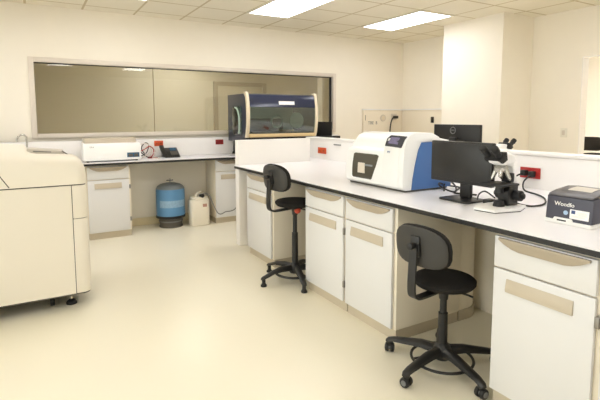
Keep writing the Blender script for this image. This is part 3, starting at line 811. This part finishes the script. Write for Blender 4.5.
plate([(1.072, 2.80, 2.72), (.995, 2.80, 2.715)], .0045, .007).build('sample_holder', 'offwhite', wd)
plate([(1.065, 2.722, 2.63), (1.052, 2.722, 2.63)], .0045, .006).build('sample_arm', 'tank_top', wd)
# touchscreen set in the sloping top of the column
def onband(z):
    for (xa, za), (xb, zb) in zip(band[2:7], band[3:8]):
        if za <= z <= zb: return xa+(xb-xa)*(z-za)/(zb-za)
    return 2.2
def bplate(q, d0, d1):
    b = bmesh.new()
    va = [b.verts.new((onband(z)-d0, y, z+d0*.4)) for y, z in q]; vb = [b.verts.new((onband(z)-d1, y, z+d1*.4)) for y, z in q]
    b.faces.new(va); b.faces.new(list(reversed(vb)))
    for i in range(len(q)): b.faces.new((va[i], vb[i], vb[(i+1) % len(q)], va[(i+1) % len(q)]))
    bmesh.ops.recalc_face_normals(b, faces=b.faces)
    m = MB(); m._merge(b); return m
ts = bplate([(2.475, 1.286), (2.314, 1.282), (2.316, 1.262), (2.332, 1.206), (2.495, 1.212), (2.488, 1.264)], -.004, .007).build('touchscreen', 'screen', t)
bplate([(2.455, 1.273), (2.365, 1.271), (2.368, 1.226), (2.465, 1.23)], .0075, .009).build('picture', 'scr2', ts)
lettering('brand_mark', 'MT', .022, (2.149, 2.445, 1.172), FACE_NX, 'lblue', t)

# ------------------------------------------------------------------ monitors
def monitor(label, loc, rz, zlo, zhi, w, tilt=0):
    """screen faces local -Y"""
    t = thing('monitor', label, 'monitor', loc, rz, 'black computer monitors'); L_ = True
    z0, z1 = zlo-loc[2], zhi-loc[2]
    MB().box(-w/2, w/2, 0, .035, z0, z1, .006).build('housing', 'mon', t, L_)
    MB().box(-w/2+.012, w/2-.012, -.002, .004, z0+.022, z1-.012, .001).build('screen', 'mon', t, L_)
    MB().box(-w*.22, w*.22, .034, .06, z0+.04, z1-.14, .012).build('rear_bulge', 'mon', t, L_)
    MB().box(-.04, .04, .055, .085, .012, z0+.2, .008).build('neck', 'plast', t, L_)
    MB().prism(rrect(-.115, .115, -.06, .13, .03), 'z', 0, .012, .004).build('base', 'plast', t, L_)
    return t
monitor('black monitor with its screen toward us beside the blue instrument', (2.26, 1.925, .9), RI, 1.008, 1.265, .46)
m2 = monitor('black monitor showing its back with a round silver logo above the divider', (3.44, 2.955, .87), PI/2, 1.03, 1.346, .535)
# round logo on the back of the second monitor (its back faces -X)
bx = 3.44-.06-.0008
tor = [(bx, 2.965+.030*math.cos(2*PI*i/24), 1.292+.030*math.sin(2*PI*i/24)) for i in range(24)]
lg = MB().tube(tor, .0035, 6, False, closed=True).build('logo_ring', 'logo', m2)
lettering('logo_letters', 'DELL', .02, (bx, 2.965, 1.292), FACE_NX, 'logo', m2)

# ------------------------------------------------------------------ microscopes
def microscope(label, loc, rz):
    """eyepieces toward local -X"""
    t = thing('microscope', label, 'microscope', loc, rz, 'binocular microscopes'); L_ = True
    hexa = [(-.145, -.07), (-.155, .055), (-.06, .105), (.12, .095), (.14, -.07), (.02, -.115)]
    MB().prism(hexa, 'z', .004, .018, .004).build('base', 'white', t, L_)
    MB().prism([(a*.97, b*.97) for a, b in hexa], 'z', 0, .005).build('base_foot', 'rubber', t, L_)
    MB().prism([(.085, .012), (.125, .012), (.128, .10), (.115, .20), (.09, .262), (.03, .275), (.03, .245), (.07, .235), (.092, .16)], 'y', -.022, .022, .008).build('arm', 'white', t, L_)
    MB().prism([(.03, .017), (.12, .017), (.12, .14), (.05, .14), (.02, .10)], 'y', -.034, .034, .008).build('lower_arm', 'plast', t, L_)
    for s in (-1, 1):
        k = MB().cone((.085, s*.034, .075), (.085, s*.075, .075), .03, .03, 22, bev=.003).cone((.085, s*.075, .075), (.085, s*.09, .075), .016, .016, 18, bev=.002)
        k.build('focus_knob', 'rubber', t, L_)
    MB().box(-.085, .07, -.07, .07, .135, .147, .003).build('stage', 'rubber', t, L_)
    MB().cone((-.01, 0, .095), (-.01, 0, .134), .024, .02, 18).build('condenser', 'plast', t, L_)
    MB().cone((-.01, 0, .017), (-.01, 0, .05), .032, .026, 20).build('illuminator', 'rubber', t, L_)
    MB().cone((0, 0, .228), (-.01, 0, .246), .038, .034, 22).build('turret', 'metalg', t, L_)
    for k in range(4):
        a = 2*PI*k/4+.5
        p0 = Vector((.022*math.cos(a), .022*math.sin(a), .229)); p1 = p0+Vector((.022*math.cos(a), .022*math.sin(a), -.058 if k != 2 else -.04))
        MB().cone(p0, p1, .014, .010, 14).cone(p1, p1+(p1-p0)*.12, .007, .005, 12).build('objective', 'metalg', t, L_)
    MB().box(.045, .085, -.028, .028, .15, .20, .004).build('lens_block', 'rubber', t, L_)
    MB().prism([(-.065, .262), (-.075, .275), (-.05, .31), (.02, .318), (.075, .30), (.085, .265), (.03, .25), (-.03, .25)], 'y', -.036, .036, .009, 3).build('head', 'white', t, L_)
    MB().prism([(-.09, .285), (-.055, .262), (-.02, .28), (-.03, .325), (-.06, .325)], 'y', -.055, .055, .008).build('prism_box', 'rubber', t, L_)
    for s in (-1, 1):
        d = Vector((-.72, s*.06, .62)).normalized(); p = Vector((-.07, s*.032, .302))
        MB().cone(p, p+d*.04, .018, .017, 18).cone(p+d*.038, p+d*.072, .021, .020, 18, bev=.003).build('eyepiece', 'rubber', t, L_)
    return t
m1 = microscope('white microscope with black eyepieces on the island before the red outlet', (2.255, 1.63, .9), math.radians(2))
copy_tree(m1, (3.47, 2.515, .87), PI, 'white microscope behind the divider, only its eyepiece head showing')

# ------------------------------------------------------------------ navy reader box
t = thing('reader_box', 'dark navy desktop reader with white lettering at the right edge', 'laboratory reader', (2.33, 1.2, .9))
RY0, RY1 = 1.105, 1.325
pf = [(2.190, .918), (2.200, 1.03), (2.212, 1.036), (2.44, 1.045), (2.46, 1.03), (2.46, .918)]
MB().prism(pf, 'y', RY0, RY1, .006).build('housing', 'reader', t)
MB().prism([(2.198, 1.034), (2.205, 1.043), (2.26, 1.056), (2.36, 1.066), (2.45, 1.058), (2.455, 1.036)], 'y', RY0+.004, RY1-.004, .006).build('lid', 'readtop', t)
MB().prism([(2.27, 1.056), (2.30, 1.0625), (2.35, 1.067), (2.35, 1.068), (2.30, 1.0635), (2.27, 1.0585)], 'y', RY0+.05, RY1-.06).build('lid_inset', 'tray', t)
MB().prism(rrect(2.182, 2.463, RY0-.004, RY1+.003, .012), 'z', .9, .919, .004).build('base', 'white', t)
tz = lambda z: 2.190+(z-.918)*(.010/.112)
b = bmesh.new()
cp = [(1.288, .914), (1.276, .931), (1.196, .931), (1.184, .914)]
MB().prism([(a, z) for a, z in cp], 'x', 2.183, 2.194, .0015).build('front_chin', 'white', t)
MB().box(2.1815, 2.185, 1.218, 1.262, .9155, .9225, .001).build('slot', 'rubber', t)
tilt = Matrix.Rotation(math.radians(5), 4, 'Y')
lettering('brand_lettering', 'Wondfo', .028, (tz(.996)-.002, 1.236, .996), FACE_NX, 'white', t, .0012)
MB().cone((tz(.958)+.002, 1.226, .958), (tz(.958)-.004, 1.226, .958), .0105, .0105, 20).build('button', 'lglow', t)
lbq = [(1.207, .978), (1.120, .978), (1.120, .934), (1.207, .934)]
def rplate(q, d):
    bb = bmesh.new()
    va = [bb.verts.new((tz(z)-d, y, z)) for y, z in q]; vb = [bb.verts.new((tz(z)+.001, y, z)) for y, z in q]
    bb.faces.new(va); bb.faces.new(list(reversed(vb)))
    for i in range(4): bb.faces.new((va[i], vb[i], vb[(i+1) % 4], va[(i+1) % 4]))
    bmesh.ops.recalc_face_normals(bb, faces=bb.faces); m = MB(); m._merge(bb); return m
lo = rplate(lbq, .0015).build('label', 'white', t)
rplate([(1.200, .974), (1.182, .974), (1.182, .958), (1.200, .958)], .0022).build('label_mark', 'lblue', lo)
lt = MB()
for i in range(4):
    z = .968-.0045*i
    lt.box(tz(z)-.0022, tz(z)-.0012, 1.130, 1.175-.008*(i % 2), z-.0011, z)
for i in range(2):
    z = .949-.005*i
    lt.box(tz(z)-.0022, tz(z)-.0012, 1.136, 1.198, z-.001, z)
lt.build('label_print', 'tray', lo)

# ------------------------------------------------------------------ cables
def cable(label, pts, r=.0055, plug=None, name='power_cable', m='rubber', group=None):
    c = pts[0]
    t = thing(name, label, 'cable', c, 0, group)
    MB().tube(pts, r, 8).build('cord', m, t)
    for p in (plug or []):
        MB().box(*p, .006).build('plug', 'plast', t)
    return t
cable('black power cable from the red outlet down to the microscope', [(3.06, 2.035, 1.01), (3.03, 2.07, .985), (2.98, 2.10, .945), (2.88, 2.08, .91), (2.72, 1.98, .907), (2.58, 1.88, .907), (2.45, 1.76, .912), (2.385, 1.66, .93)], .0055, [(3.055, 3.096, 2.015, 2.055, .992, 1.032)])
cable('black power cable looping from the red outlet across the worktop', [(3.06, 1.975, 1.005), (3.0, 1.985, .955), (2.93, 1.93, .91), (2.86, 1.80, .907), (2.78, 1.70, .907), (2.66, 1.61, .907), (2.55, 1.56, .907), (2.46, 1.56, .907), (2.44, 1.60, .907), (2.47, 1.68, .907), (2.6, 1.80, .907)], .0055, [(3.055, 3.096, 1.955, 1.995, .985, 1.028)])
cable('tangled black cable behind the foot of the near monitor', [(2.45, 2.21, .908), (2.55, 2.30, .93), (2.63, 2.33, .95), (2.60, 2.25, .93), (2.50, 2.15, .91), (2.41, 2.12, .92), (2.39, 2.19, .945), (2.48, 2.28, .95), (2.60, 2.32, .92), (2.66, 2.26, .908), (2.52, 2.17, .907), (2.44, 2.10, .907), (2.50, 1.98, .907)], .006)
cable('short black cable with adapter between monitor foot and microscope', [(2.33, 1.84, .908), (2.42, 1.90, .93), (2.50, 1.92, .94), (2.52, 1.88, .915), (2.44, 1.80, .92)], .005, [(2.30, 2.36, 1.73, 1.78, .901, .93)])
cable('black power cord plugged in above the white and blue instrument', [(5.575, 6.21, 1.415), (5.54, 6.19, 1.41), (5.50, 6.18, 1.38), (5.47, 6.18, 1.30), (5.455, 6.18, 1.18), (5.45, 6.19, 1.02), (5.45, 6.20, .93)], .012, [(5.565, 5.655, 6.19, 6.237, 1.39, 1.44)])

# ------------------------------------------------------------------ camera
cam = bpy.data.cameras.new('camera'); co = bpy.data.objects.new('camera', cam); C.objects.link(co)
fwv = Vector((0.50308823, 0.85872511, -0.09743413)); rt = Vector((0.86273782, -0.50564816, -0.00184253)); up = Vector((0.05084961, 0.08313316, 0.99524027))
R = Matrix((rt, up, -fwv)).transposed()
co.matrix_world = Matrix.Translation((0, 0, 1.4143)) @ R.to_4x4()
cam.sensor_width = 36; cam.lens = 459.563/600*36
cam.shift_y = -(200-162.365)/600
cam.clip_start = .02
S.camera = co

w = bpy.data.worlds.new('world'); S.world = w; w.use_nodes = True
w.node_tree.nodes['Background'].inputs['Color'].default_value = (.93, .96, 1.0, 1)
w.node_tree.nodes['Background'].inputs['Strength'].default_value = 4.2
S.view_settings.view_transform = 'Standard'; S.view_settings.look = 'None'
S.view_settings.exposure = 0.18; S.view_settings.gamma = 1
S.view_settings.use_curve_mapping = False
S.cycles.max_bounces = 10; S.cycles.diffuse_bounces = 6
